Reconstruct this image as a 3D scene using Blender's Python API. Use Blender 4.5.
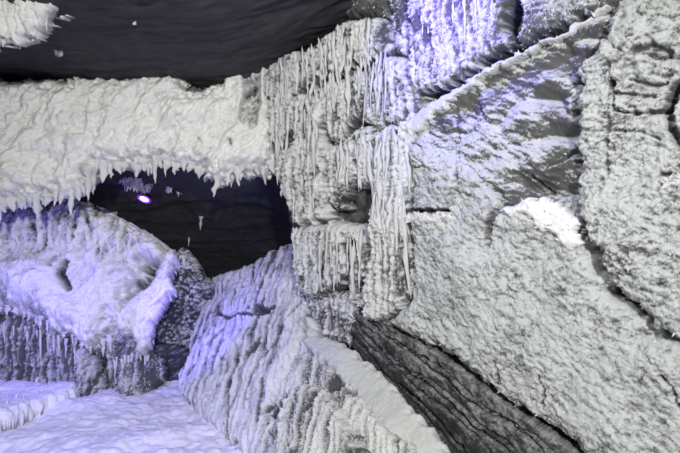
import bpy, math, random
import numpy as np
from mathutils import Vector

# ------------------------------------------------------------------ camera, world, lights
scene = bpy.context.scene
for o in list(bpy.data.objects):
    bpy.data.objects.remove(o)
COL = scene.collection
FPX = 533.0                                   # focal length in pixels of a 680 wide frame
CAM = np.array([0.0, 0.0, 1.5])
cd = bpy.data.cameras.new('camera')
cd.sensor_width = 36.0
cd.lens = 36.0 * FPX / 680.0
cam = bpy.data.objects.new('camera', cd)
cam.location = CAM
cam.rotation_euler = (math.pi / 2, 0, 0)
COL.objects.link(cam)
scene.camera = cam

vs = scene.view_settings
vs.view_transform = 'Standard'
vs.look = 'None'
vs.gamma = 1.0
vs.use_curve_mapping = False
vs.exposure = 0.0

w = bpy.data.worlds.new('cave_dark')
scene.world = w
w.use_nodes = True
w.node_tree.nodes['Background'].inputs[0].default_value = (0.80, 0.82, 0.95, 1)
w.node_tree.nodes['Background'].inputs[1].default_value = 0.10


def lamp_light(name, kind, loc, target, power, color, size=0.2, angle=120, blend=0.6):
    d = bpy.data.lights.new(name, kind)
    d.energy = power
    d.color = color
    if kind == 'AREA':
        d.shape = 'DISK'
        d.size = size
    else:
        d.shadow_soft_size = size
    if kind == 'SPOT':
        d.spot_size = math.radians(angle)
        d.spot_blend = blend
    o = bpy.data.objects.new(name, d)
    o.location = loc
    v = Vector(target) - Vector(loc)
    o.rotation_euler = v.to_track_quat('-Z', 'Y').to_euler()
    COL.objects.link(o)
    return o


WHITE = (1.0, 1.0, 0.97)
VIO = (0.16, 0.11, 1.0)
VIO_PALE = (0.27, 0.23, 1.0)
lamp_light('cave_flood_white', 'SPOT', (0.7, -2.6, 2.4), (-0.1, 4.0, 1.3), 980, WHITE, 0.12, 70, 0.4)
lamp_light('cave_flood_high', 'SPOT', (-0.45, 1.5, 2.72), (0.15, 3.8, 1.0), 105, WHITE, 0.06, 140, 0.7)
lamp_light('violet_flood_wall', 'SPOT', (0.28, 2.75, 2.98), (0.90, 3.30, 2.60), 70, VIO, 0.05, 115, 0.8)
lamp_light('violet_flood_mound', 'SPOT', (-2.85, 3.85, 1.02), (-2.6, 5.1, 0.78), 36, VIO, 0.08, 130, 0.8)
lamp_light('violet_flood_floor', 'SPOT', (-1.9, 2.7, 1.9), (-1.6, 4.1, 0.0), 120, VIO_PALE, 0.08, 110, 0.8)
lamp_light('violet_flood_boulder', 'SPOT', (-1.42, 4.35, 0.80), (-1.20, 5.3, 0.70), 26, VIO, 0.08, 130, 0.8)
lamp_light('chamber_fill', 'SPOT', (-0.5, 5.2, 1.5), (-2.4, 6.2, 1.9), 26, (0.85, 0.85, 1.0), 0.1, 80, 0.8)  # added fill light, unseen behind the column, brightens the chamber roof and its frost

# ------------------------------------------------------------------ numpy noise
def _hash(ix, iy, seed):
    h = (ix.astype(np.int64) * 374761393 + iy.astype(np.int64) * 668265263 + seed * 974634777) & 0xFFFFFFFF
    h = ((h ^ (h >> 13)) * 1274126177) & 0xFFFFFFFF
    return (h ^ (h >> 16)) & 0xFFFF


def perlin(x, y, seed=0):
    x = np.asarray(x, float); y = np.asarray(y, float)
    ix = np.floor(x); iy = np.floor(y)
    fx = x - ix; fy = y - iy
    ux = fx * fx * fx * (fx * (fx * 6 - 15) + 10)
    uy = fy * fy * fy * (fy * (fy * 6 - 15) + 10)

    def g(ox, oy):
        a = _hash(ix + ox, iy + oy, seed) * (2 * np.pi / 65536.0)
        return np.cos(a) * (fx - ox) + np.sin(a) * (fy - oy)
    n0 = g(0, 0) * (1 - ux) + g(1, 0) * ux
    n1 = g(0, 1) * (1 - ux) + g(1, 1) * ux
    return (n0 * (1 - uy) + n1 * uy) * 1.5


def fbm(x, y, seed=0, octv=4, gain=0.5):
    s = 0; a = 1.0; t = 0
    for k in range(octv):
        s = s + a * perlin(x, y, seed + 17 * k); t += a
        x = x * 2.03 + 3.1; y = y * 2.03 - 1.7; a *= gain
    return s / t


def billow(x, y, seed=0, octv=3, gain=0.55):
    s = 0; a = 1.0; t = 0
    for k in range(octv):
        s = s + a * np.minimum(np.abs(perlin(x, y, seed + 13 * k)) * 2.0, 1.3); t += a
        x = x * 2.1 + 1.3; y = y * 2.1 + 4.1; a *= gain
    return s / t


def sstep(a, b, x):
    t = np.clip((x - a) / (b - a), 0, 1)
    return t * t * (3 - 2 * t)

# ------------------------------------------------------------------ planes
class Plane:
    """A real plane in the cave; at(px) finds the spot on it that the photograph shows at a pixel."""
    def __init__(s, p, n, up=(0, 0, 1)):
        s.p = np.array(p, float)
        s.n = np.array(n, float); s.n /= np.linalg.norm(s.n)
        up = np.array(up, float)
        s.u = np.cross(up, s.n); s.u /= np.linalg.norm(s.u)
        s.v = np.cross(s.n, s.u)

    def off(s, d):
        return Plane(s.p + s.n * d, s.n, s.v)

    def at(s, x, y):
        d = np.array([(x - 340.0) / FPX, 1.0, (226.5 - y) / FPX])
        t = np.dot(s.n, s.p - CAM) / np.dot(s.n, d)
        return CAM + d * t

    def ab(s, x, y):
        q = s.at(x, y) - s.p
        return np.dot(q, s.u), np.dot(q, s.v)


def at_depth(x, y, d):
    return np.array([(x - 340.0) / FPX * d, d, 1.5 + (226.5 - y) / FPX * d])


def plane3(a, b, c):
    n = np.cross(b - a, c - a)
    n /= np.linalg.norm(n)
    if np.dot(n, CAM - a) < 0:
        n = -n
    return Plane(a, n)

# ------------------------------------------------------------------ materials
def new_mat(name):
    m = bpy.data.materials.new(name)
    m.use_nodes = True
    return m, m.node_tree, m.node_tree.nodes['Principled BSDF']


def rime_material(name, rock_a, rock_b, frost_a, frost_b, bump=0.35, grain=90.0):
    """bare rock with rime where the vertex attribute 'frost' says it has grown"""
    m, nt, b = new_mat(name)
    N = nt.nodes; L = nt.links
    tc = N.new('ShaderNodeTexCoord')
    at = N.new('ShaderNodeAttribute'); at.attribute_name = 'frost'
    n1 = N.new('ShaderNodeTexNoise'); n1.inputs['Scale'].default_value = grain; n1.inputs['Detail'].default_value = 5
    n1.inputs['Roughness'].default_value = 0.7
    n2 = N.new('ShaderNodeTexNoise'); n2.inputs['Scale'].default_value = 9.0; n2.inputs['Detail'].default_value = 8
    L.new(tc.outputs['Object'], n1.inputs['Vector']); L.new(tc.outputs['Object'], n2.inputs['Vector'])
    # coverage = frost attribute + fine grain
    ma = N.new('ShaderNodeMath'); ma.operation = 'MULTIPLY_ADD'
    L.new(n1.outputs['Fac'], ma.inputs[0]); ma.inputs[1].default_value = 0.9; ma.inputs[2].default_value = -0.45
    ad = N.new('ShaderNodeMath'); ad.operation = 'ADD'
    L.new(at.outputs['Fac'], ad.inputs[0]); L.new(ma.outputs[0], ad.inputs[1])
    mr = N.new('ShaderNodeMapRange'); mr.interpolation_type = 'SMOOTHSTEP'
    mr.inputs['From Min'].default_value = 0.12; mr.inputs['From Max'].default_value = 0.88
    L.new(ad.outputs[0], mr.inputs['Value'])
    rk = N.new('ShaderNodeMix'); rk.data_type = 'RGBA'
    rk.inputs['A'].default_value = (*rock_a, 1); rk.inputs['B'].default_value = (*rock_b, 1)
    L.new(n2.outputs['Fac'], rk.inputs['Factor'])
    fr = N.new('ShaderNodeMix'); fr.data_type = 'RGBA'
    fr.inputs['A'].default_value = (*frost_a, 1); fr.inputs['B'].default_value = (*frost_b, 1)
    L.new(n1.outputs['Fac'], fr.inputs['Factor'])
    mx = N.new('ShaderNodeMix'); mx.data_type = 'RGBA'
    L.new(mr.outputs['Result'], mx.inputs['Factor'])
    L.new(rk.outputs['Result'], mx.inputs['A']); L.new(fr.outputs['Result'], mx.inputs['B'])
    L.new(mx.outputs['Result'], b.inputs['Base Color'])
    b.inputs['Roughness'].default_value = 0.75
    b.inputs['Specular IOR Level'].default_value = 0.25
    bp = N.new('ShaderNodeBump'); bp.inputs['Strength'].default_value = bump; bp.inputs['Distance'].default_value = 0.012
    L.new(n1.outputs['Fac'], bp.inputs['Height'])
    L.new(bp.outputs['Normal'], b.inputs['Normal'])
    return m


M_RIME = rime_material('rime_on_rock', (0.045, 0.045, 0.046), (0.15, 0.15, 0.15), (0.45, 0.465, 0.46), (0.70, 0.72, 0.71), 0.6)
M_BRIGHT = rime_material('bright_rime', (0.04, 0.04, 0.041), (0.13, 0.13, 0.13), (0.58, 0.59, 0.58), (0.82, 0.83, 0.82), 0.6)
M_THICK = rime_material('thick_rime', (0.03, 0.03, 0.033), (0.07, 0.07, 0.072), (0.72, 0.72, 0.70), (0.90, 0.90, 0.88), 0.30, 70)
M_DARK = rime_material('dark_cave_rock', (0.022, 0.022, 0.025), (0.070, 0.071, 0.080), (0.55, 0.55, 0.57), (0.8, 0.8, 0.82), 0.5, 60)
M_SLATE = rime_material('layered_slate', (0.020, 0.020, 0.021), (0.055, 0.055, 0.057), (0.27, 0.27, 0.27), (0.44, 0.44, 0.44), 0.6, 80)
M_SNOW = rime_material('packed_snow', (0.3, 0.3, 0.32), (0.4, 0.4, 0.42), (0.74, 0.74, 0.75), (0.88, 0.88, 0.89), 0.22, 45)

M_GREYSNOW = rime_material('grey_snow', (0.3, 0.3, 0.3), (0.4, 0.4, 0.4), (0.50, 0.51, 0.50), (0.64, 0.65, 0.64), 0.25, 60)


def plain_frost():
    m, nt, b = new_mat('frost_crystal')
    N = nt.nodes; L = nt.links
    tc = N.new('ShaderNodeTexCoord')
    n = N.new('ShaderNodeTexNoise'); n.inputs['Scale'].default_value = 60; n.inputs['Detail'].default_value = 4
    L.new(tc.outputs['Object'], n.inputs['Vector'])
    mx = N.new('ShaderNodeMix'); mx.data_type = 'RGBA'
    mx.inputs['A'].default_value = (0.62, 0.62, 0.62, 1); mx.inputs['B'].default_value = (0.88, 0.88, 0.87, 1)
    L.new(n.outputs['Fac'], mx.inputs['Factor']); L.new(mx.outputs['Result'], b.inputs['Base Color'])
    b.inputs['Roughness'].default_value = 0.7
    bp = N.new('ShaderNodeBump'); bp.inputs['Strength'].default_value = 0.5; bp.inputs['Distance'].default_value = 0.01
    L.new(n.outputs['Fac'], bp.inputs['Height']); L.new(bp.outputs['Normal'], b.inputs['Normal'])
    return m


M_FROST = plain_frost()

# ------------------------------------------------------------------ object helpers
def tag(o, label=None, cat=None, group=None, kind=None):
    if label: o['label'] = label
    if cat: o['category'] = cat
    if group: o['group'] = group
    if kind: o['kind'] = kind
    return o


def link_mesh(name, verts, faces, mat, origin=None, parent=None, frost=None, smooth=True):
    """verts Nx3 world, faces Mx(3|4) int; becomes one object whose origin is `origin`"""
    verts = np.asarray(verts, float); faces = np.asarray(faces, np.int32)
    if origin is None:
        origin = verts.mean(axis=0); origin[2] = verts[:, 2].min()
    me = bpy.data.meshes.new(name)
    k = faces.shape[1]
    me.vertices.add(len(verts)); me.vertices.foreach_set('co', (verts - origin).ravel())
    me.loops.add(faces.size); me.loops.foreach_set('vertex_index', faces.ravel())
    me.polygons.add(len(faces)); me.polygons.foreach_set('loop_start', np.arange(0, faces.size, k, dtype=np.int32))
    me.polygons.foreach_set('use_smooth', np.full(len(faces), smooth))
    me.update(calc_edges=True)
    if frost is not None:
        a = me.attributes.new('frost', 'FLOAT', 'POINT')
        a.data.foreach_set('value', np.asarray(frost, np.float32))
    me.materials.append(mat)
    o = bpy.data.objects.new(name, me)
    COL.objects.link(o)
    if parent is not None:
        o.parent = parent
        o.location = Vector(origin) - WORLD[parent.name]
    else:
        o.location = origin
    WORLD[o.name] = Vector(origin)
    return o


WORLD = {}                                     # world position of every object's origin


def catmull(pts, sub=6):
    p = np.array(pts, float); n = len(p); out = []
    for i in range(n):
        p0, p1, p2, p3 = p[i - 1], p[i], p[(i + 1) % n], p[(i + 2) % n]
        for k in range(sub):
            t = k / sub
            out.append(0.5 * ((2 * p1) + (-p0 + p2) * t + (2 * p0 - 5 * p1 + 4 * p2 - p3) * t * t + (-p0 + 3 * p1 - 3 * p2 + p3) * t ** 3))
    return np.array(out)


def poly_dist(A, B, poly):
    """signed distance, positive inside"""
    x = A.ravel(); y = B.ravel()
    d = np.full(x.shape, 1e9); ins = np.zeros(x.shape, bool)
    n = len(poly)
    for i in range(n):
        ax, ay = poly[i]; bx, by = poly[(i + 1) % n]
        ex, ey = bx - ax, by - ay
        l2 = ex * ex + ey * ey + 1e-12
        t = np.clip(((x - ax) * ex + (y - ay) * ey) / l2, 0, 1)
        d = np.minimum(d, (x - ax - t * ex) ** 2 + (y - ay - t * ey) ** 2)
        if ay != by:
            c = ((ay > y) != (by > y)) & (x < (bx - ax) * (y - ay) / (by - ay) + ax)
            ins ^= c
    d = np.sqrt(d)
    return np.where(ins, d, -d).reshape(A.shape)


# ---- surface characters: each returns (relief in metres, unit detail used for frost growth)
def tex_crust(a, b, seed, amp=1.0, ang=-0.35, stretch=1.5):
    c, s = math.cos(ang), math.sin(ang)
    x = (a * c + b * s) / stretch; y = (-a * s + b * c)
    wx = fbm(a * 5, b * 5, seed + 5, 2) * 0.03
    g1 = fbm((x + wx) * 30, (y + wx) * 30, seed, 4, 0.78)
    g2 = billow((x - wx) * 20, (y + wx) * 20, seed + 40, 3, 0.6) - 0.42
    m = fbm(a * 2.6, b * 2.6, seed + 9, 4)
    pit = sstep(0.22, 0.55, fbm(x * 13, y * 13, seed + 3, 4, 0.6))
    patch = fbm(a * 3.2, b * 3.2, seed + 21, 5, 0.65)
    h = 0.019 * g1 + 0.008 * g2 + 0.07 * m - 0.016 * pit
    return h * amp, g1 * 1.5 + g2 * 0.4 - pit * 0.5 + patch * 0.8


def tex_strand(a, b, seed, amp=1.0, lean=0.0, freq=17.0, lk=1.0, run=1.0):
    x = a + lean * b + 0.025 * perlin(a * 3, b * 3.0, seed + 1) + 0.010 * perlin(a * 9, b * 11, seed + 2)
    r1 = 1 - np.minimum(np.abs(perlin(x * freq, b * 1.7 / run, seed)) * 2.4, 1)
    r2 = 1 - np.minimum(np.abs(perlin(x * freq * 2.1, b * 3.2 / run, seed + 8)) * 2.4, 1)
    lump = billow((a + 0.03 * perlin(a * 8, b * 8, seed + 12)) * 24, b * 20, seed + 3, 3, 0.65)
    m = fbm(a * 3.5, b * 3.5, seed + 4, 3)
    gap = sstep(0.18, 0.5, fbm(a * 9, b * 3.6, seed + 6, 3))
    r = 0.62 * r1 + 0.38 * r2
    patch = fbm(a * 5, b * 5, seed + 31, 4, 0.6)
    h = 0.046 * (r - 0.4) + 0.030 * lk * (lump - 0.4) * (0.3 + r) + 0.05 * m - 0.06 * gap
    return h * amp, (r - 0.36) * 1.1 + (lump - 0.4) * 0.7 * lk - gap * 0.9 + patch * 0.5


def tex_thick(a, b, seed, amp=1.0, lean=0.5):
    x = a - lean * b
    wx = 0.13 * fbm(a * 4, b * 4, seed + 1, 4)
    r = 1 - np.minimum(np.abs(perlin((x + wx) * 5.0, b * 1.4, seed)) * 2.2, 1)
    r2 = 1 - np.minimum(np.abs(perlin((x + wx) * 14, b * 4.0, seed + 2)) * 2.2, 1)
    lump = billow((a + wx * 0.5) * 8, (b - 0.5 * a) * 9, seed + 3, 4, 0.6)
    m = fbm(a * 2.5, b * 2.5, seed + 7, 3)
    h = 0.045 * (r - 0.4) + 0.016 * (r2 - 0.4) + 0.050 * (lump - 0.4) + 0.11 * m
    return h * amp, (r - 0.4) * 0.4 + (lump - 0.4) * 0.5


def tex_mound(a, b, seed, amp=1.0):
    h1, d1 = tex_thick(a, b, seed, 1.0, 0.1)
    h2, d2 = tex_strand(a, b, seed + 50, 1.3, 0.1, 9.0, 0.8, 0.8)
    k = sstep(-0.25, 0.15, b - 0.35 * a - 0.45 + 0.35 * fbm(a * 3, b * 3, seed + 60, 3))
    return (h1 * (1 - k) + h2 * k) * amp, d1 * (1 - k) + (d2 * 0.9 - 0.12) * k


def tex_rock(a, b, seed, amp=1.0, ang=0.5):
    c, s = math.cos(ang), math.sin(ang)
    x = a * c + b * s; y = -a * s + b * c
    f = np.abs(perlin(x * 2.6, y * 4.2, seed)) * 0.10 + np.abs(perlin(x * 6, y * 9, seed + 1)) * 0.035
    g = fbm(x * 14, y * 34, seed + 2, 5, 0.7) * 0.022
    return (f - 0.04 + g) * amp, fbm(x * 12, y * 30, seed + 5, 5, 0.75) * 1.6 + fbm(a * 4, b * 4, seed + 6, 3) * 0.5


def tex_snow(a, b, seed, amp=1.0):
    h = 0.05 * fbm(a * 2.2, b * 2.2, seed, 3) + 0.012 * billow(a * 9, b * 9, seed + 2, 3) + 0.005 * fbm(a * 40, b * 40, seed + 4, 2)
    return h * amp, fbm(a * 20, b * 20, seed + 6, 3) * 0.3


def slab(name, outline, plane, tex, mat, seed=0, thick=0.12, rnd=0.10, res=None, back=0.15, cov=0.6, kd=0.7, ku=0.25,
         ragged=0.02, parent=None, crystals=0, csize=0.007, cdir=(0, 0, -0.6), bdir=None, tilt=(0, 0), field=None, cracks=None, power=2.0, smooth_outline=True, **tk):
    """a rock: relief that rolls back at its outline by `thick`, with sides and a back so that it is solid"""
    poly = np.array([plane.ab(*q) for q in outline])
    if smooth_outline:
        poly = catmull(poly, 5)
    lo = poly.min(0) - 0.03; hi = poly.max(0) + 0.03
    if res is None:
        dist = np.linalg.norm(plane.p + plane.u * poly[:, 0].mean() + plane.v * poly[:, 1].mean() - CAM)
        res = 1.05 * dist / FPX
    na = max(4, int((hi[0] - lo[0]) / res)); nb = max(4, int((hi[1] - lo[1]) / res))
    A, B = np.meshgrid(np.linspace(lo[0], hi[0], na), np.linspace(lo[1], hi[1], nb))
    wa = A + ragged * fbm(A * 14, B * 14, seed + 91, 3) * 2; wb = B + ragged * fbm(A * 14, B * 14, seed + 77, 3) * 2
    D = poly_dist(wa, wb, poly)
    keep = D > -res * 0.5
    q = 1 - np.clip(D / rnd, 0, 1)
    prof = 1 - (1 - q ** power) ** (1 / power)         # 0 inside, 1 at the rim
    H, det = tex(A, B, seed, **tk)
    ca, cb = poly.mean(0)
    H = H * (1 - 0.75 * prof) - thick * prof + tilt[0] * (A - ca) + tilt[1] * (B - cb)
    if field is not None:
        dh, dc = field(A, B, plane)
        H = H + dh
    else:
        dc = 0
    if cracks:
        for line, wid, dep in cracks:
            lp_ = [plane.ab(*q) for q in line]
            dd = np.full(A.shape, 1e9)
            wob = 0.010 * fbm(A * 30, B * 30, seed + 55, 3)
            for (ax, ay), (bx, by) in zip(lp_[:-1], lp_[1:]):
                ex, ey = bx - ax, by - ay
                t = np.clip(((A - ax) * ex + (B - ay) * ey) / (ex * ex + ey * ey), 0, 1)
                dd = np.minimum(dd, np.hypot(A - ax - t * ex, B - ay - t * ey))
            c_ = 1 - sstep(0.2 * wid, wid, dd + wob)
            H = H - dep * c_; det = det - 0.8 * c_
    P = plane.p + A[..., None] * plane.u + B[..., None] * plane.v + H[..., None] * plane.n
    gb, ga = np.gradient(H, (hi[1] - lo[1]) / (nb - 1), (hi[0] - lo[0]) / (na - 1))
    nrm = plane.n - ga[..., None] * plane.u - gb[..., None] * plane.v
    nrm /= np.linalg.norm(nrm, axis=2)[..., None]
    up = nrm[..., 2] - plane.n[2]
    F = cov + kd * det + ku * up + dc
    # index the kept cells
    cell = keep[:-1, :-1] & keep[1:, :-1] & keep[:-1, 1:] & keep[1:, 1:]
    idx = np.arange(na * nb).reshape(nb, na)
    f = np.stack([idx[:-1, :-1][cell], idx[:-1, 1:][cell], idx[1:, 1:][cell], idx[1:, :-1][cell]], 1)
    used, inv = np.unique(f.ravel(), return_inverse=True)
    f = inv.reshape(f.shape)
    V = P.reshape(-1, 3)[used]; FR = np.clip(F.ravel()[used], 0, 1.2); NR = nrm.reshape(-1, 3)[used]
    # rim edges -> sides and back
    e = np.concatenate([f[:, [0, 1]], f[:, [1, 2]], f[:, [2, 3]], f[:, [3, 0]]])
    key = np.sort(e, 1); code = key[:, 0].astype(np.int64) * len(V) + key[:, 1]
    _, first, cnt = np.unique(code, return_index=True, return_counts=True)
    rim = e[first[cnt == 1]]
    rv = np.unique(rim)
    remap = np.full(len(V), -1); remap[rv] = np.arange(len(rv)) + len(V)
    BV = V[rv] + (np.array(bdir) if bdir is not None else -plane.n) * back
    cen = len(V) + len(rv)
    sides = np.stack([rim[:, 1], rim[:, 0], remap[rim[:, 0]], remap[rim[:, 1]]], 1)
    caps = np.stack([remap[rim[:, 1]], remap[rim[:, 0]], np.full(len(rim), cen), np.full(len(rim), cen)], 1)
    VV = np.concatenate([V, BV, BV.mean(0)[None]])
    FF = np.concatenate([f, sides])
    fr = np.concatenate([FR, np.full(len(rv) + 1, 0.9 if mat is M_THICK else max(0.0, cov - 0.5))])
    # the back fan as quads would be degenerate, so pair it up as triangles in a second polygon run
    me_faces = [FF, caps[:, :3]]
    o = link_mesh2(name, VV, me_faces, mat, parent, fr)
    if crystals:
        add_crystals(o, V, NR, FR, crystals, csize, cdir, seed)
    return o


def link_mesh2(name, verts, flist, mat, parent, frost):
    origin = (verts.min(0) + verts.max(0)) / 2; origin[2] = verts[:, 2].min()
    me = bpy.data.meshes.new(name)
    me.vertices.add(len(verts)); me.vertices.foreach_set('co', (verts - origin).ravel())
    loops = np.concatenate([x.ravel() for x in flist]).astype(np.int32)
    starts = []; s = 0
    for x in flist:
        starts.append(s + np.arange(len(x)) * x.shape[1]); s += x.size
    starts = np.concatenate(starts).astype(np.int32)
    me.loops.add(len(loops)); me.loops.foreach_set('vertex_index', loops)
    me.polygons.add(len(starts)); me.polygons.foreach_set('loop_start', starts)
    me.polygons.foreach_set('use_smooth', np.full(len(starts), True))
    me.update(calc_edges=True)
    a = me.attributes.new('frost', 'FLOAT', 'POINT'); a.data.foreach_set('value', np.asarray(frost, np.float32))
    me.materials.append(mat)
    o = bpy.data.objects.new(name, me); COL.objects.link(o)
    if parent is not None:
        o.parent = parent; o.location = Vector(origin) - WORLD[parent.name]
    else:
        o.location = origin
    WORLD[o.name] = Vector(origin)
    return o


def add_crystals(parent, V, NR, FR, n, size, cdir, seed, name='frost_crystals'):
    """hoar needles too many to count, grown on the frosted parts of a rock"""
    r = np.random.default_rng(seed + 1000)
    p = np.clip(FR, 0, 1) ** 1.5 + 0.003; p /= p.sum()
    i = r.choice(len(V), n, p=p)
    base = V[i] + r.normal(0, 0.003, (n, 3))
    d = NR[i] * 0.8 + np.array(cdir) + r.normal(0, 0.40, (n, 3))
    d /= np.linalg.norm(d, axis=1)[:, None]
    ln = size * np.exp(r.normal(0, 0.45, n))
    wd = ln * r.uniform(0.22, 0.40, n)
    ref = np.where(np.abs(d[:, 2:3]) > 0.9, np.array([[1.0, 0, 0]]), np.array([[0, 0, 1.0]]))
    e1 = np.cross(d, ref); e1 /= np.linalg.norm(e1, axis=1)[:, None]
    e2 = np.cross(d, e1)
    vs_ = []
    for k in range(3):
        t = 2 * math.pi * k / 3
        vs_.append(base + (e1 * math.cos(t) + e2 * math.sin(t)) * wd[:, None] - d * ln[:, None] * 0.3)
    vs_.append(base + d * ln[:, None])
    VV = np.stack(vs_, 1).reshape(-1, 3)
    k = np.arange(n)[:, None] * 4
    F = np.concatenate([k + np.array([[0, 1, 3]]), k + np.array([[1, 2, 3]]), k + np.array([[2, 0, 3]])])
    o = link_mesh(name, VV, F, M_FROST, parent=parent, smooth=False)
    o['kind'] = 'stuff'
    return o


# ---- icicles: a few shared shapes
def icicle_mesh(seed, sides=7, rings=8):
    r = np.random.default_rng(seed)
    vs_ = []; bend = r.normal(0, 0.35, 2); ph = r.uniform(0, 6)
    for k in range(rings):
        t = k / rings
        rad = (1 - t) ** 0.75 * (1 + 0.22 * math.sin(t * 11 + ph) + r.normal(0, 0.10))
        cx, cy = bend[0] * t * t + r.normal(0, 0.10), bend[1] * t * t + r.normal(0, 0.10)
        for j in range(sides):
            a = 2 * math.pi * j / sides
            q = rad * (1 + r.normal(0, 0.14))
            vs_.append((cx + q * math.cos(a), cy + q * math.sin(a), 0.12 - t * 1.12))
    vs_.append((bend[0], bend[1], -1.0))
    vs_.append((0, 0, 0.14))
    f = []
    for k in range(rings - 1):
        for j in range(sides):
            a, b = k * sides + j, k * sides + (j + 1) % sides
            f.append((a, a + sides, b + sides, b))
    tip = rings * sides
    for j in range(sides):
        a, b = (rings - 1) * sides + j, (rings - 1) * sides + (j + 1) % sides
        f.append((a, tip, b)); f.append((j, (j + 1) % sides, tip + 1))
    me = bpy.data.meshes.new('icicle')
    me.from_pydata(vs_, [], f)
    for p in me.polygons: p.use_smooth = True
    me.materials.append(M_FROST)
    return me


def strand_mesh(seed, sides=6, rings=11):
    r = np.random.default_rng(seed)
    vs_ = []; ph = r.uniform(0, 6, 3); ox = r.normal(0, 0.3, (rings, 2)).cumsum(0) * 0.8
    for k in range(rings):
        t = k / (rings - 1)
        rad = max(0.05, min(1, 5 * t + 0.2) * (1 - t) ** 0.45 * (1 + 0.25 * math.sin(t * 17 + ph[0]) + r.normal(0, 0.16)))
        for j in range(sides):
            a = 2 * math.pi * j / sides
            q = rad * (1 + r.normal(0, 0.16))
            vs_.append((ox[k, 0] + q * math.cos(a), ox[k, 1] * 0.5 + q * math.sin(a), -t))
    f = [(k * sides + j, (k + 1) * sides + j, (k + 1) * sides + (j + 1) % sides, k * sides + (j + 1) % sides) for k in range(rings - 1) for j in range(sides)]
    f.append(tuple(range(sides))); f.append(tuple((rings - 1) * sides + j for j in range(sides))[::-1])
    me = bpy.data.meshes.new('rime_strand')
    me.from_pydata(vs_, [], f)
    for p in me.polygons: p.use_smooth = True
    me.materials.append(M_STRAND)
    return me


M_STRAND = rime_material('strand_rime', (0.05, 0.05, 0.05), (0.15, 0.15, 0.15), (0.66, 0.67, 0.66), (0.88, 0.89, 0.88), 0.6)
N_ = M_STRAND.node_tree.nodes
for n_ in list(N_):
    if n_.type == 'ATTRIBUTE':                        # strands are rime through and through
        v_ = N_.new('ShaderNodeValue'); v_.outputs[0].default_value = 0.8
        M_STRAND.node_tree.links.new(v_.outputs[0], n_.outputs['Fac'].links[0].to_socket)
STRAND = [strand_mesh(200 + i) for i in range(10)]
ICE = [icicle_mesh(100 + i) for i in range(8)]
RND = random.Random(7)


def icicle(parent, pos, length, rad, flat=1.0, yaw=None, lean=0.0, name='icicle'):
    o = bpy.data.objects.new(name, RND.choice(STRAND if name == 'rime_strand' else ICE)); COL.objects.link(o)
    o.scale = (rad, rad * flat, length)
    o.rotation_euler = (RND.uniform(-0.06, 0.06), lean + RND.uniform(-0.08, 0.08), yaw if yaw is not None else RND.uniform(0, 6.28))
    if parent is not None:
        o.parent = parent; o.location = Vector(pos) - WORLD[parent.name]
    else:
        o.location = pos
    WORLD[o.name] = Vector(pos)
    return o


def fringe(parent, plane, line, n, lmin, lmax, rmin, rmax, depth=0.0, flat=0.8, lean=0.0, jit=2.0, name='icicle'):
    """icicles along a line of spots on a plane"""
    pts = [np.array(q, float) for q in line]
    seg = [np.linalg.norm(pts[i + 1] - pts[i]) for i in range(len(pts) - 1)]
    tot = sum(seg)
    for k in range(n):
        s = (k + RND.uniform(0.1, 0.9)) / n * tot; i = 0
        while i < len(seg) - 1 and s > seg[i]:
            s -= seg[i]; i += 1
        q = pts[i] + (pts[i + 1] - pts[i]) * min(1, s / seg[i])
        p = plane.at(q[0], q[1] + RND.uniform(-jit, jit)) - plane.n * (depth + RND.uniform(-0.02, 0.03))
        t = RND.random() ** 1.6
        icicle(parent, p, lmin + (lmax - lmin) * t, rmin + (rmax - rmin) * RND.random(), flat, None, lean, name)


# ------------------------------------------------------------------ the planes of the place
WALL = Plane(at_depth(275, 226.5, 4.6), np.cross(np.array([2.027, -2.3, 0]), np.array([0, 0, 1.0])))
if np.dot(WALL.n, CAM - WALL.p) < 0:
    WALL = Plane(WALL.p, -WALL.n)
LINTEL = plane3(at_depth(0, 140, 4.35), at_depth(275, 140, 4.62), at_depth(130, 75, 4.50))
MOUND = plane3(at_depth(0, 320, 4.85), at_depth(150, 330, 4.85), at_depth(70, 205, 5.35))
RECESS = plane3(at_depth(0, 330, 5.15), at_depth(150, 340, 5.0), at_depth(0, 395, 5.05))
BOULD = plane3(np.array([-1.46, 4.73, 0]), np.array([-0.66, 3.52, 0]), at_depth(300, 335, 4.0))


# ------------------------------------------------------------------ the setting
def grid_surface(name, xs, ys, zf, mat, frost, flip=False):
    X, Y = np.meshgrid(xs, ys); Z = zf(X, Y)
    V = np.stack([X, Y, Z], 2).reshape(-1, 3)
    nb, na = X.shape; idx = np.arange(na * nb).reshape(nb, na)
    f = np.stack([idx[:-1, :-1], idx[:-1, 1:], idx[1:, 1:], idx[1:, :-1]], 2).reshape(-1, 4)
    if flip: f = f[:, ::-1]
    o = link_mesh(name, V, f, mat, frost=frost(X, Y).ravel())
    tag(o, kind='structure')
    return o, V


def floor_z(X, Y):
    return (0.09 * fbm(X * 1.1, Y * 1.1, 31, 3) + 0.055 * fbm(X * 3.0, Y * 3.0, 32, 3) + 0.022 * billow(X * 9, Y * 9, 33, 3)
            + 0.006 * fbm(X * 30, Y * 30, 34, 2) - 0.02)


grid_surface('floor', np.linspace(-4.2, 1.2, 380), np.linspace(0.3, 6.0, 420), floor_z, M_SNOW,
             lambda X, Y: 0.95 + 0.3 * fbm(X * 8, Y * 8, 35, 3))


def ceil_z(X, Y):
    z = 2.80 + 0.07 * (4.6 - Y) + 0.30 * np.clip(X + 0.9, 0, 2)
    z = z + 0.05 * fbm(X * 1.2, Y * 2.5, 41, 4) + 0.02 * np.abs(perlin(X * 2.2, Y * 7, 42)) + 0.010 * fbm(X * 8, Y * 20, 43, 3)
    return z


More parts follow.
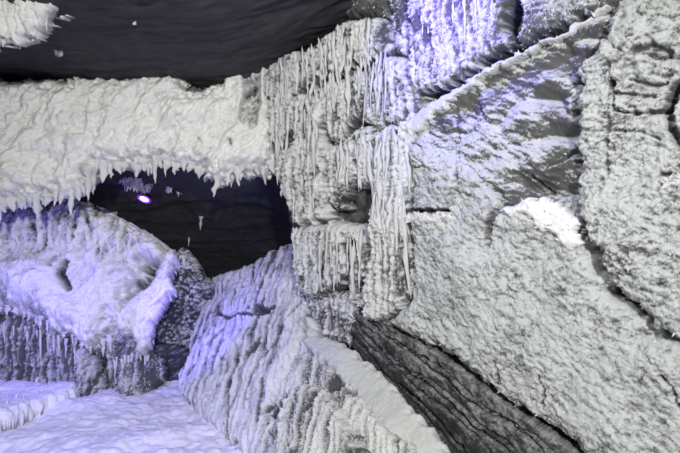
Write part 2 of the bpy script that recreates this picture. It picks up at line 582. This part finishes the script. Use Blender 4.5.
grid_surface('ceiling', np.linspace(-4.2, 1.6, 300), np.linspace(0.3, 5.6, 300), ceil_z, M_DARK,
             lambda X, Y: 0.04 + 0.10 * fbm(X * 5, Y * 12, 44, 4), flip=True)


def back_z(X, Y):
    z = 2.5 - 0.484 * (Y - 4.9)
    return z + 0.16 * fbm(X * 0.9, Y * 1.1, 51, 4) + 0.10 * np.abs(perlin(X * 1.1 + 0.4 * Y, Y * 2.6, 52)) + 0.02 * fbm(X * 9, Y * 14, 53, 3)


grid_surface('wall_back', np.linspace(-6.5, 1.5, 330), np.linspace(4.85, 10.2, 260), back_z, M_DARK,
             lambda X, Y: 0.06 + 0.14 * fbm(X * 3, Y * 5, 54, 4), flip=True)

# right wall: dark bedrock, with its frosted stones standing proud of it
wall = slab('wall_right', [(262, 60), (300, 44), (340, 15), (372, -12), (420, -60), (960, -120), (960, 620), (520, 560), (400, 420), (330, 340), (296, 300), (282, 226)],
            WALL.off(-0.16), tex_rock, M_RIME, 61, thick=0.2, rnd=0.15, res=0.013, back=0.5, cov=0.12, kd=0.35, ragged=0.01)
tag(wall, kind='structure')


def stone(outline, off, tex, seed, label, cov=0.55, kd=0.75, ku=0.3, thick=0.14, rnd=0.07, crystals=4000, mat=None, csize=0.0055, **k):
    o = slab('stone', outline, WALL.off(off), tex, mat or (M_BRIGHT if tex is tex_strand else M_RIME), seed, thick=thick, rnd=rnd, cov=cov, kd=kd, ku=ku, parent=wall,
             crystals=crystals, csize=csize, **k)
    o['label'] = label
    return o


# columns hung with rime strands, where the wall meets the overhang
g1 = stone([(263, 74), (285, 52), (305, 51), (318, 37), (337, 22), (372, 17), (386, 50), (346, 71), (307, 88), (290, 112), (272, 112)], 0.04,
           tex_strand, 70, 'stone with tall upright rime strands under the dark ceiling', cov=0.42, crystals=5000)
g2 = stone([(268, 108), (302, 92), (318, 100), (322, 116), (316, 140), (321, 216), (294, 225), (284, 200), (274, 165)], 0.06,
           tex_strand, 71, 'tall corner stone coated in thick hanging rime', cov=0.52, crystals=6000)
g3 = stone([(303, 92), (346, 74), (386, 54), (404, 62), (406, 118), (374, 130), (358, 122), (336, 147), (318, 120)], 0.02,
           tex_strand, 72, 'slanting stone under a rime ledge with icicles', cov=0.42, crystals=5000)
g4 = stone([(325, 148), (336, 144), (357, 126), (374, 130), (367, 184), (346, 188), (334, 212), (324, 196)], 0.03,
           tex_strand, 73, 'narrow stone draped with fine rime strands', cov=0.44, crystals=3000)
g5 = stone([(290, 231), (300, 226), (338, 223), (343, 250), (342, 274), (330, 290), (306, 300), (293, 274)], 0.06,
           tex_strand, 74, 'square stone at the foot of the column', cov=0.44, crystals=4000)
g6 = stone([(344, 232), (357, 226), (363, 250), (361, 280), (357, 312), (348, 300), (345, 270)], 0.03,
           tex_strand, 75, 'thin upright stone beside a dark crack', cov=0.42, crystals=2000)
g7 = stone([(373, 132), (405, 118), (408, 86), (404, 60), (412, 45), (417, 95), (412, 130), (406, 210), (402, 300), (374, 324), (358, 306), (366, 262), (367, 225), (370, 180)], 0.06,
           tex_strand, 76, 'long upright pillar stone with rope-like rime', cov=0.50, crystals=7000)
stone([(300, 285), (345, 290), (358, 312), (352, 345), (330, 342), (302, 318)], -0.05, tex_strand, 77, 'low shadowed stone under the column', cov=0.35, crystals=2000)
stone([(340, 14), (352, -6), (384, -20), (383, 20), (376, 14), (356, 16)], -0.02, tex_rock, 78, 'bare grey stone by the ceiling', cov=0.22, kd=0.5, crystals=300)
stone([(388, -20), (408, -20), (409, 30), (402, 58), (392, 48), (388, 20)], 0.0, tex_strand, 79, 'thin grey stone with sparse rime', cov=0.30, crystals=1200)

# upper blocks
h1 = stone([(411, -20), (497, -20), (503, 8), (499, 28), (512, 43), (484, 57), (464, 71), (447, 84), (430, 88), (413, 84)], 0.06,
           tex_strand, 80, 'upper block washed by violet light', cov=0.44, kd=0.7, crystals=4000, amp=0.5, lk=1.4, run=0.5, mat=M_RIME, thick=0.09, rnd=0.035)
h2 = stone([(521, -20), (600, -20), (612, 2), (575, 18), (545, 32), (523, 44), (514, 38), (520, 15)], 0.03,
           tex_crust, 81, 'pale upper block above the slanting ledge', cov=0.45, kd=0.5, crystals=2500)
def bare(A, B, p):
    """bare rock of the hollow face, plus recess shade put into rime cover"""
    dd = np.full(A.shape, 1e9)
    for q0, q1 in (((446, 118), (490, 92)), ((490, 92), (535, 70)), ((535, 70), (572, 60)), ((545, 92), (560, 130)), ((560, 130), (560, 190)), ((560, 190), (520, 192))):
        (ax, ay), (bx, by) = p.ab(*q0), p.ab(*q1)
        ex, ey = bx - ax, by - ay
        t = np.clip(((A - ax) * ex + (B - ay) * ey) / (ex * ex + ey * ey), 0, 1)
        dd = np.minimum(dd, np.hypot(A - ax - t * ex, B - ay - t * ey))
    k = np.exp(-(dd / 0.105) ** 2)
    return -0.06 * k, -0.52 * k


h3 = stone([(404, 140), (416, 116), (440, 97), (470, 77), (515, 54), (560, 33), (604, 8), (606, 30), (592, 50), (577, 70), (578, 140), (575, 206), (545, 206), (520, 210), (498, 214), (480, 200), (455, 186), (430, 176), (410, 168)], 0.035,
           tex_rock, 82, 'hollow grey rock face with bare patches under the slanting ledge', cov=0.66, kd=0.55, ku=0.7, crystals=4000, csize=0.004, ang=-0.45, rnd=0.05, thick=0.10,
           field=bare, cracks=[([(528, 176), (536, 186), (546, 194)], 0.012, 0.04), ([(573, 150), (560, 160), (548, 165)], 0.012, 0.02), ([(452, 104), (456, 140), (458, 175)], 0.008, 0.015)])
h4b = stone([(574, 68), (590, 48), (602, 32), (640, 46), (676, 54), (840, 50), (840, 350), (662, 336), (645, 318), (618, 300), (601, 272), (586, 240), (571, 205), (574, 140)], 0.11,
            tex_crust, 86, 'great upright slab with pitted rime and level cracks', cov=0.64, kd=0.55, crystals=9000, csize=0.004, amp=1.2, stretch=1.3,
            cracks=[([(609, 80), (612, 110), (622, 112), (650, 113), (668, 110)], 0.012, 0.04), ([(612, 92), (630, 94), (655, 96)], 0.010, 0.03), ([(625, 78), (650, 84), (664, 82)], 0.010, 0.03),
                    ([(676, 84), (668, 108), (674, 135), (684, 150)], 0.03, 0.07), ([(660, 174), (680, 176)], 0.010, 0.04), ([(612, 130), (640, 132), (660, 140)], 0.008, 0.02),
                    ([(608, 60), (607, 120), (605, 180)], 0.008, 0.012)])
h4c = stone([(606, 6), (640, -14), (840, -34), (840, 60), (676, 66), (640, 60), (606, 58), (601, 32)], 0.09,
            tex_crust, 87, 'top stone of the great slab', cov=0.54, kd=0.7, crystals=3000, csize=0.0035, cracks=[([(640, 50), (652, 44), (668, 52)], 0.02, 0.04)])
h6 = stone([(405, 140), (425, 146), (448, 152), (470, 164), (486, 184), (499, 204), (520, 202), (545, 199), (570, 206), (584, 240), (599, 275), (617, 303), (643, 321), (659, 338), (840, 352), (840, 500), (610, 480), (560, 440), (500, 402), (457, 366),
            (431, 351), (400, 336), (358, 313), (374, 324), (403, 300), (407, 220)], 0.06,
           tex_crust, 88, 'huge lower block crusted with grainy rime, its foot overhanging the slate', cov=0.66, kd=0.50, crystals=14000, csize=0.004, ang=-0.5, stretch=1.7, rnd=0.10,
           cracks=[([(405, 213), (420, 211), (447, 212)], 0.022, 0.10), ([(412, 140), (409, 180), (408, 205)], 0.012, 0.03), ([(452, 150), (456, 180)], 0.01, 0.02),
                   ([(506, 203), (495, 212), (488, 226), (485, 245)], 0.030, 0.03), ([(538, 376), (543, 392), (541, 408)], 0.012, 0.03),
                   ([(662, 376), (672, 388), (680, 410)], 0.014, 0.04), ([(494, 362), (497, 372), (496, 385)], 0.010, 0.03)])

# rime strands hanging down the columns
def strands(o, off, line, n, lmin, lmax, rmin=0.011, rmax=0.022):
    fringe(o, WALL.off(off), line, n, lmin, lmax, rmin, rmax, jit=9.0, name='rime_strand')


strands(g1, 0.05, [(304, 78), (346, 62), (384, 44)], 24, 0.08, 0.30)
strands(g1, 0.06, [(268, 76), (290, 58), (318, 44), (337, 30), (370, 24)], 34, 0.15, 0.45)
strands(g2, 0.07, [(272, 125), (300, 105), (318, 125)], 18, 0.2, 0.6)
strands(g2, 0.07, [(280, 185), (318, 180)], 12, 0.12, 0.30)
strands(g3, 0.03, [(308, 96), (346, 78), (398, 62)], 30, 0.12, 0.42)
strands(g4, 0.04, [(328, 152), (345, 145), (372, 138)], 16, 0.2, 0.42)
strands(g5, 0.07, [(294, 236), (338, 230)], 16, 0.12, 0.40)
strands(g5, 0.05, [(298, 276), (338, 268)], 12, 0.08, 0.2)
strands(g6, 0.04, [(346, 236), (360, 232)], 6, 0.15, 0.5)
strands(g7, 0.07, [(374, 140), (404, 125)], 12, 0.2, 0.7, 0.014, 0.028)
strands(g7, 0.07, [(368, 200), (404, 190)], 12, 0.25, 0.75, 0.014, 0.028)
strands(h1, 0.06, [(414, 6), (450, 0), (495, 2)], 7, 0.12, 0.3, 0.008, 0.013)

# snow lying on the shelves
def snow(outline, plane, label, seed, group=None, parent=None, thick=0.08, rnd=0.06, name='snow_patch', **k):
    o = slab(name, outline, plane, tex_snow, k.pop('mat', M_SNOW), seed, thick=thick, rnd=rnd, cov=0.95, kd=0.3, ku=0.1, ragged=k.pop('ragged', 0.02),
             crystals=k.pop('crystals', 600), csize=0.010, cdir=(0, 0, 0.2), **k)
    tag(o, label, 'snow', group)
    return o


snow([(498, 207), (515, 203), (540, 198), (562, 206), (572, 222), (582, 246), (570, 250), (552, 238), (535, 226), (520, 214), (505, 216)], WALL.off(0.10),
     'bright white snow patch on top of the large lower block', 301, amp=0.5, crystals=100, thick=0.04, rnd=0.04, back=0.08)
snow([(404, 216), (420, 215), (447, 215), (448, 219), (425, 221), (406, 223)], WALL.off(0.08), 'thin strip of snow on the shelf under a dark slit', 302, amp=0.3, rnd=0.02, thick=0.03, back=0.08)
snow([(400, 138), (412, 116), (440, 97), (470, 77), (515, 53), (560, 32), (606, 5), (606, 8), (562, 35), (516, 56), (474, 80), (448, 103), (430, 116), (410, 136)], WALL.off(0.055),
     'long slanting ledge of violet lit snow across the wall', 303, amp=0.25, rnd=0.02, thick=0.02, back=0.08, crystals=100, ragged=0.02, mat=M_GREYSNOW)

snow([(660, 180), (672, 177), (700, 178), (700, 187), (676, 186), (664, 185)], WALL.off(0.125), 'small bright snow pocket on the great upright slab', 304, amp=0.3, rnd=0.015, thick=0.02, back=0.08, crystals=200)

# ------------------------------------------------------------------ layered slate under the wall
sl = bpy.data.objects.new('slate_outcrop', None)
COL.objects.link(sl)
sl_pos = WALL.at(470, 420); sl.location = sl_pos; WORLD[sl.name] = Vector(sl_pos)
tag(sl, 'dark layered slate outcrop slanting out from under the frosted wall', 'rock')
edge_a = [(350, 303), (372, 314), (400, 333), (455, 364), (500, 400), (545, 430), (604, 474)]
edge_b = [(348, 352), (366, 374), (386, 400), (408, 426), (430, 452), (444, 470), (456, 488)]
cuts = [0.0, 0.15, 0.21, 0.38, 0.45, 0.54, 0.70, 0.77, 0.91, 1.0]
lrnd = random.Random(5)


def seam(t, d):
    out = []
    for k, (p, q) in enumerate(zip(edge_a, edge_b)):
        tt = t ** (1.0 + 0.10 * math.sin(k * 1.3 + t * 5))
        out.append((p[0] + (q[0] - p[0]) * tt + d * 0.6, p[1] + (q[1] - p[1]) * tt + d + 2.4 * math.sin(k * 2.6 + t * 23) * (0 < t < 1)))
    return out


for i in range(9):
    t0, t1 = cuts[i], cuts[i + 1]
    out = seam(t0, 0.7) + list(reversed(seam(t1, -0.7)))
    slab('slate_layer', out, WALL.off(-0.03 + 0.10 * t0 + lrnd.uniform(-0.015, 0.015)), tex_rock, M_SLATE, 400 + i, thick=0.10, rnd=0.014, back=0.2, cov=0.36 - 0.42 * t0, kd=0.45, ku=0.3,
         ragged=0.012, parent=sl, amp=0.35, ang=-0.75, tilt=(0, -0.10))

# ------------------------------------------------------------------ the leaning boulders in front
fl = slab('leaning_boulder', [(173, 396), (182, 352), (196, 310), (214, 273), (245, 262), (292, 236), (310, 260), (306, 300), (302, 332), (286, 370), (272, 402), (266, 470), (244, 470)], BOULD,
          tex_strand, M_BRIGHT, 500, thick=0.26, rnd=0.16, back=0.45, cov=0.56, kd=0.85, crystals=7000, lean=0.75, freq=9, lk=0.4, run=2.0, csize=0.006,
          cracks=[([(216, 312), (228, 318), (240, 315), (262, 313), (274, 306)], 0.022, 0.03), ([(255, 308), (266, 311)], 0.05, 0.08), ([(246, 262), (236, 290), (232, 305)], 0.02, 0.04), ([(272, 250), (262, 285)], 0.02, 0.04), ([(300, 300), (282, 330), (276, 345)], 0.02, 0.05), ([(240, 330), (228, 400), (226, 450)], 0.02, 0.05), ([(262, 380), (256, 420)], 0.015, 0.04)])
tag(fl, 'large leaning boulder draped in rime, its violet lit edge on the snow floor', 'rock')
fr_ = slab('ledge_boulder', [(302, 338), (330, 365), (375, 415), (415, 470), (262, 480), (270, 405), (290, 365)], BOULD.off(-0.02),
           tex_strand, M_BRIGHT, 501, thick=0.07, rnd=0.06, back=0.35, cov=0.52, kd=0.7, crystals=6000, lean=0.7, freq=11, lk=0.4, run=1.8)
tag(fr_, 'rime streaked boulder below the smooth sloping snow ledge', 'rock')
st_ = slab('step_stone', [(288, 388), (300, 380), (318, 383), (336, 405), (352, 432), (366, 475), (262, 480), (270, 425)], BOULD.off(0.09),
           tex_strand, M_BRIGHT, 502, thick=0.16, rnd=0.07, back=0.2, cov=0.5, kd=0.7, crystals=3500, lean=0.7, freq=12, lk=0.4, run=1.8)
tag(st_, 'small stepped stone jutting from the front of the ledge boulder', 'rock')
LEDGE = Plane(BOULD.at(345, 358) - BOULD.n * 0.05, (-0.40, -0.45, 0.80))
snow([(302, 340), (314, 333), (332, 338), (350, 348), (388, 380), (428, 425), (460, 470), (408, 476), (375, 418), (340, 376), (312, 352)], LEDGE,
     'smooth sloping snow ledge beside the dark slate', 503, thick=0.03, rnd=0.05, amp=0.5, back=0.3, crystals=0, name='snow_ledge', mat=M_GREYSNOW)

# ------------------------------------------------------------------ frost overhang on the left
lint = slab('frost_overhang', [(-150, 76), (-60, 74), (0, 73), (60, 72), (120, 69), (174, 67), (183, 80), (188, 86), (204, 82), (225, 69), (242, 60), (272, 52), (280, 110), (280, 160), (262, 172), (236, 176), (216, 182), (188, 164), (160, 160),
            (130, 164), (98, 164), (86, 172), (76, 188), (62, 194), (40, 198), (20, 200), (0, 204), (-60, 210), (-150, 215)], LINTEL,
            tex_thick, M_THICK, 600, thick=0.32, rnd=0.22, back=0.45, cov=0.85, kd=0.55, ku=0.2, crystals=6000, csize=0.007, ragged=0.035, bdir=(0, 0.9, 0.45),
            cracks=[([(246, 64), (249, 90), (243, 116)], 0.07, 0.14), ([(258, 60), (256, 100), (252, 124)], 0.05, 0.12), ([(229, 139), (231, 144)], 0.02, 0.05), ([(198, 138), (202, 143)], 0.018, 0.04)])
tag(lint, 'thick white frost overhang spanning under the dark ceiling, fringed with icicles', 'rock')
fringe(lint, LINTEL, [(-100, 205), (0, 198), (40, 192), (70, 186), (80, 175), (88, 164)], 30, 0.10, 0.26, 0.03, 0.07, depth=0.14, flat=0.7, lean=0.05)
fringe(lint, LINTEL, [(90, 160), (130, 158), (162, 155), (190, 160)], 18, 0.08, 0.20, 0.035, 0.075, depth=0.14, flat=0.7)
fringe(lint, LINTEL, [(194, 160), (214, 166), (236, 166), (274, 160)], 16, 0.08, 0.18, 0.035, 0.075, depth=0.14, flat=0.7)
icicle(lint, LINTEL.at(216, 166) - LINTEL.n * 0.12, 0.26, 0.075, 0.8)
icicle(lint, LINTEL.at(152, 160) - LINTEL.n * 0.12, 0.19, 0.04, 0.8)

# ------------------------------------------------------------------ left frosted mound, the recess under it
md = slab('frosted_mound', [(-150, 214), (-60, 214), (0, 200), (14, 194), (26, 192), (40, 200), (60, 188), (76, 192), (100, 200), (130, 217), (154, 232), (162, 246), (156, 258), (138, 254), (134, 264), (142, 274), (126, 282), (120, 290), (128, 300), (114, 320), (106, 330), (96, 342),
          (82, 346), (62, 332), (40, 324), (16, 310), (0, 306), (-70, 300), (-150, 300)], MOUND, tex_mound, M_THICK, 700, thick=0.35, rnd=0.22, back=0.5,
          cov=0.78, kd=0.75, ku=0.2, crystals=9000, csize=0.009, bdir=(0, 1.0, -0.25), ragged=0.03,
          cracks=[([(66, 262), (62, 275), (68, 288)], 0.04, 0.12)],
          field=lambda A, B, p: (0.16 * sstep(0.0, 0.5, 0.45 - np.hypot((A - p.ab(25, 280)[0]) * 0.8, B - p.ab(25, 280)[1])), -0.35 * sstep(0.35, 0.75, fbm(A * 7, B * 5, 705, 3) + 0.5 * sstep(-0.2, 0.25, B - p.ab(60, 225)[1]))))
tag(md, 'big frost covered rock mound by the floor, washed in blue violet light', 'rock')
fringe(md, MOUND, [(-100, 296), (0, 302), (20, 308), (62, 330), (84, 342), (100, 334), (124, 320)], 34, 0.05, 0.18, 0.018, 0.04, depth=0.14, flat=0.7)
for k in range(16):                                # spikes growing up from the crest
    x = RND.uniform(-10, 75)
    p = MOUND.at(x, 216 + RND.uniform(-3, 4)) - MOUND.n * 0.16
    s = icicle(md, p, RND.uniform(0.10, 0.26), RND.uniform(0.018, 0.035), 0.8, name='frost_spike')
    s.rotation_euler = (math.pi + RND.uniform(-0.1, 0.1), RND.uniform(-0.15, 0.15), RND.uniform(0, 6))

fk_plane = plane3(at_depth(172, 250, 4.95), at_depth(120, 330, 4.65), at_depth(150, 345, 4.65))
fk = slab('frosted_slab', [(164, 252), (172, 246), (176, 254), (170, 274), (173, 288), (164, 300), (152, 322), (146, 346), (136, 353), (129, 334), (112, 324), (124, 302), (146, 284), (156, 268)], fk_plane,
          tex_thick, M_THICK, 720, thick=0.16, rnd=0.08, back=0.18, cov=0.82, kd=0.5, crystals=3000, ragged=0.02)
tag(fk, 'forked frost covered slab leaning against the mound', 'rock')

rc = slab('wall_left', [(-150, 285), (0, 290), (60, 310), (110, 320), (140, 335), (125, 400), (60, 405), (0, 402), (-150, 402)], RECESS, tex_strand, M_RIME, 730,
          thick=0.1, rnd=0.08, back=0.3, cov=0.24, kd=0.75, crystals=3500, freq=14)
tag(rc, kind='structure')
fringe(rc, RECESS.off(0.03), [(-60, 318), (0, 325), (40, 335), (100, 350)], 26, 0.12, 0.36, 0.010, 0.018)

# boulders at the back, between the mound and the leaning boulder
def boulder(outline, plane, label, seed, cov, mat=M_RIME, tex=tex_rock, crystals=2500, thick=0.25, rnd=0.16, back=0.3, **k):
    o = slab('boulder', outline, plane, tex, mat, seed, thick=thick, rnd=rnd, back=back, cov=cov, kd=k.pop('kd', 0.6), ku=0.4, crystals=crystals, csize=0.006, ragged=0.012, **k)
    tag(o, label, 'rock')
    return o


def fac(d, nx=0.1, nz=0.15):
    return Plane(at_depth(150, 330, d), (nx, -1, nz))


b1 = boulder([(150, 300), (166, 262), (178, 246), (192, 256), (204, 276), (220, 290), (214, 330), (196, 362), (164, 358), (140, 346), (140, 318)], fac(5.6), 'dark boulder with fine violet frost specks behind the forked slab', 740, 0.24, tex=tex_crust, kd=0.75, mat=M_DARK)
b2 = boulder([(84, 330), (100, 322), (122, 322), (140, 346), (128, 362), (104, 366), (84, 356)], fac(5.05), 'speckled dark boulder under the edge of the mound', 741, 0.26)
b5 = boulder([(136, 348), (160, 346), (186, 352), (196, 384), (180, 400), (140, 402)], fac(5.25), 'added black rock standing in for the shade of the hollow behind the frost veil', 745, 0.02, kd=0.4, crystals=0, mat=M_DARK)  # added rock; its black stands in for the shade of the open hole
b3 = boulder([(112, 366), (128, 352), (144, 350), (158, 360), (160, 376), (150, 390), (140, 404), (104, 402)], fac(4.95, 0.1, 0.3), 'low rounded boulder with a veil of frost on the snow', 742, 0.30, tex=tex_strand)
b4 = boulder([(70, 350), (86, 352), (94, 372), (100, 402), (84, 408), (66, 398)], fac(4.85, 0.1, 0.3), 'upright frosty stone at the end of the recess', 743, 0.45, tex=tex_strand)
fringe(b3, fac(4.93), [(112, 362), (140, 352), (150, 356)], 10, 0.08, 0.24, 0.012, 0.020)

STEP = Plane((-3, 4.8, 0.10), (0, 0, 1), up=(0, 1, 0))
sp = slab('snow_step', [(-150, 376), (-40, 377), (40, 380), (78, 382), (74, 389), (42, 399), (0, 414), (-60, 424), (-150, 440)], STEP, tex_snow, M_SNOW, 750, thick=0.13, rnd=0.07, back=0.06,
          cov=0.95, kd=0.3, crystals=1500, csize=0.012, cdir=(0, 0, 0.2), ragged=0.03)
tag(sp, 'low raised snow step at the foot of the recess', 'snow')

# ------------------------------------------------------------------ frost and icicles on the ceiling
def ceiling_at(x, y):
    """where the ceiling is met at a pixel"""
    d = np.array([(x - 340) / FPX, 1.0, (226.5 - y) / FPX])
    for t in np.arange(1.0, 6.0, 0.004):
        p = CAM + d * t
        if p[2] >= ceil_z(np.array([p[0]]), np.array([p[1]]))[0]:
            return p
    return CAM + d * 6


def back_at(x, y):
    d = np.array([(x - 340) / FPX, 1.0, (226.5 - y) / FPX])
    for t in np.arange(4.9, 10.0, 0.005):
        p = CAM + d * t
        if p[2] >= back_z(np.array([p[0]]), np.array([p[1]]))[0]:
            return p
    return CAM + d * 10


c0 = ceiling_at(22, 2)
CLP = Plane(c0 + np.array([0, 0, -0.05]), (0.1, -1.0, -0.25))
cf = slab('ceiling_frost', [(-110, -60), (-20, -50), (58, -34), (66, 0), (56, 12), (48, 16), (44, 26), (34, 36), (24, 38), (8, 46), (-10, 42), (-110, 46)], CLP, tex_strand, M_THICK, 800, thick=0.10, rnd=0.05, back=0.12,
          cov=0.85, kd=0.5, crystals=2500, csize=0.008, ragged=0.05, freq=12)
tag(cf, 'ragged white frost mass hanging from the dark ceiling', 'frost')
fringe(cf, CLP, [(-60, 34), (0, 34), (20, 28), (34, 20), (46, 10)], 16, 0.05, 0.12, 0.012, 0.024, depth=0.07, flat=0.7)


def tuft(pos, size, label, group, n=9, name='frost_tuft'):
    """a small clump of short frost needles, one mesh"""
    r = np.random.default_rng(int(abs(pos[0]) * 1000) + n)
    V = []; F = []
    for k in range(n):
        me = ICE[k % len(ICE)]
        co = np.zeros(len(me.vertices) * 3); me.vertices.foreach_get('co', co); co = co.reshape(-1, 3)
        sc = np.array([size * 0.22, size * 0.22, size * r.uniform(0.5, 1.1)])
        q = pos + np.array([r.normal(0, size * 0.33), r.normal(0, size * 0.2), r.normal(0, size * 0.12)])
        b = len(V); V += list(co * sc + q)
        for p in me.polygons:
            vv = list(p.vertices)
            F.append([b + i for i in (vv if len(vv) == 4 else vv + [])])
    me = bpy.data.meshes.new(name); me.from_pydata([tuple(v - pos) for v in V], [], F)
    for p in me.polygons: p.use_smooth = True
    me.materials.append(M_FROST)
    o = bpy.data.objects.new(name, me); COL.objects.link(o); o.location = pos
    WORLD[o.name] = Vector(pos)
    tag(o, label, 'frost', group)
    return o


tuft(ceiling_at(59, 51), 0.055, 'small white frost tuft alone on the dark ceiling near the frost mass', None)
tuft(ceiling_at(135, 22), 0.022, 'tiny fleck of frost on the bare dark ceiling', None, 5)

bk = back_at(136, 184)
BKP = Plane(bk + np.array([0, -0.05, 0]), (0.6, -1, -0.25))
bf = slab('roof_frost', [(116, 177), (126, 178), (140, 178), (154, 181), (153, 187), (146, 190), (136, 189), (126, 186)], BKP, tex_thick, M_THICK, 820, thick=0.06, rnd=0.05, back=0.05, cov=0.75, kd=0.5,
          crystals=700, csize=0.02, ragged=0.03)
tag(bf, 'patch of frost above the violet lamp on the chamber roof', 'frost')
fringe(bf, BKP, [(122, 183), (134, 186), (152, 185)], 12, 0.04, 0.11, 0.012, 0.022, depth=0.02)
tuft(back_at(168, 188), 0.07, 'slender frost tuft beside the violet lamp', None, 6)
tuft(back_at(178, 192), 0.05, 'tiny frost tuft further along the roof from the lamp', None, 4)
tuft(back_at(114, 212), 0.05, 'tiny frost tuft on the dark roof above the mound', None, 4)


def lone_icicle(px, py, length, rad, label):
    p = back_at(px, py)
    o = icicle(None, p, length, rad, 0.7)
    o.name = 'hanging_icicle'
    tag(o, label, 'icicle')


lone_icicle(201, 218, 0.17, 0.035, 'single white icicle hanging from the dark chamber roof')
lone_icicle(189, 238, 0.13, 0.018, 'thin small icicle low on the dark chamber roof')

# ------------------------------------------------------------------ violet ceiling lamp
def lathe(name, prof, mat, parent, segs=28, tilt=None):
    V = []; F = []
    for r, z in prof:
        for j in range(segs):
            a = 2 * math.pi * j / segs
            V.append((r * math.cos(a), r * math.sin(a), z))
    for k in range(len(prof) - 1):
        for j in range(segs):
            F.append((k * segs + j, k * segs + (j + 1) % segs, (k + 1) * segs + (j + 1) % segs, (k + 1) * segs + j))
    F.append(tuple(range(segs))[::-1]); F.append(tuple((len(prof) - 1) * segs + j for j in range(segs)))
    me = bpy.data.meshes.new(name); me.from_pydata(V, [], F); me.materials.append(mat)
    for p in me.polygons: p.use_smooth = len(p.vertices) == 4
    o = bpy.data.objects.new(name, me); COL.objects.link(o); o.parent = parent
    return o


lp = back_at(145, 196)
lamp = bpy.data.objects.new('ceiling_lamp', None); COL.objects.link(lamp)
lamp.location = lp + np.array([0, -0.02, -0.03]); lamp.rotation_euler = (-0.55, 0.22, 0)
WORLD[lamp.name] = Vector(lp)
tag(lamp, 'small round violet glowing lamp fixed to the dark chamber roof', 'lamp')
m_h, _, bh = new_mat('lamp_housing'); bh.inputs['Base Color'].default_value = (0.02, 0.02, 0.022, 1); bh.inputs['Metallic'].default_value = 0.6; bh.inputs['Roughness'].default_value = 0.45
m_l, _, bl = new_mat('lamp_lens'); bl.inputs['Base Color'].default_value = (0.6, 0.4, 0.9, 1)
bl.inputs['Emission Color'].default_value = (0.75, 0.38, 1.0, 1); bl.inputs['Emission Strength'].default_value = 6.0
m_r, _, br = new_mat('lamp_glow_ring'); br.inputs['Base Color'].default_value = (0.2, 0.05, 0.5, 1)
br.inputs['Emission Color'].default_value = (0.28, 0.05, 1.0, 1); br.inputs['Emission Strength'].default_value = 0.6  # ring emission stands in for lens light falling on the housing rim
lathe('housing', [(0.035, 0.07), (0.055, 0.06), (0.068, 0.02), (0.074, -0.005), (0.074, -0.014), (0.066, -0.014), (0.064, -0.002)], m_h, lamp)
lathe('lens', [(0.056, -0.004), (0.050, -0.012), (0.030, -0.020), (0.008, -0.023)], m_l, lamp)
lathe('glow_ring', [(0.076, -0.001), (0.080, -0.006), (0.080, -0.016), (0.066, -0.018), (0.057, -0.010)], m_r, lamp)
lathe('bracket', [(0.014, 0.16), (0.014, 0.06)], m_h, lamp, 12)
pl = bpy.data.lights.new('ceiling_lamp_light', 'SPOT'); pl.energy = 6; pl.color = (0.45, 0.2, 1.0); pl.shadow_soft_size = 0.05; pl.spot_size = 2.6; pl.spot_blend = 0.8
po = bpy.data.objects.new('ceiling_lamp_light', pl); COL.objects.link(po); po.parent = lamp; po.location = (0, 0, -0.05)
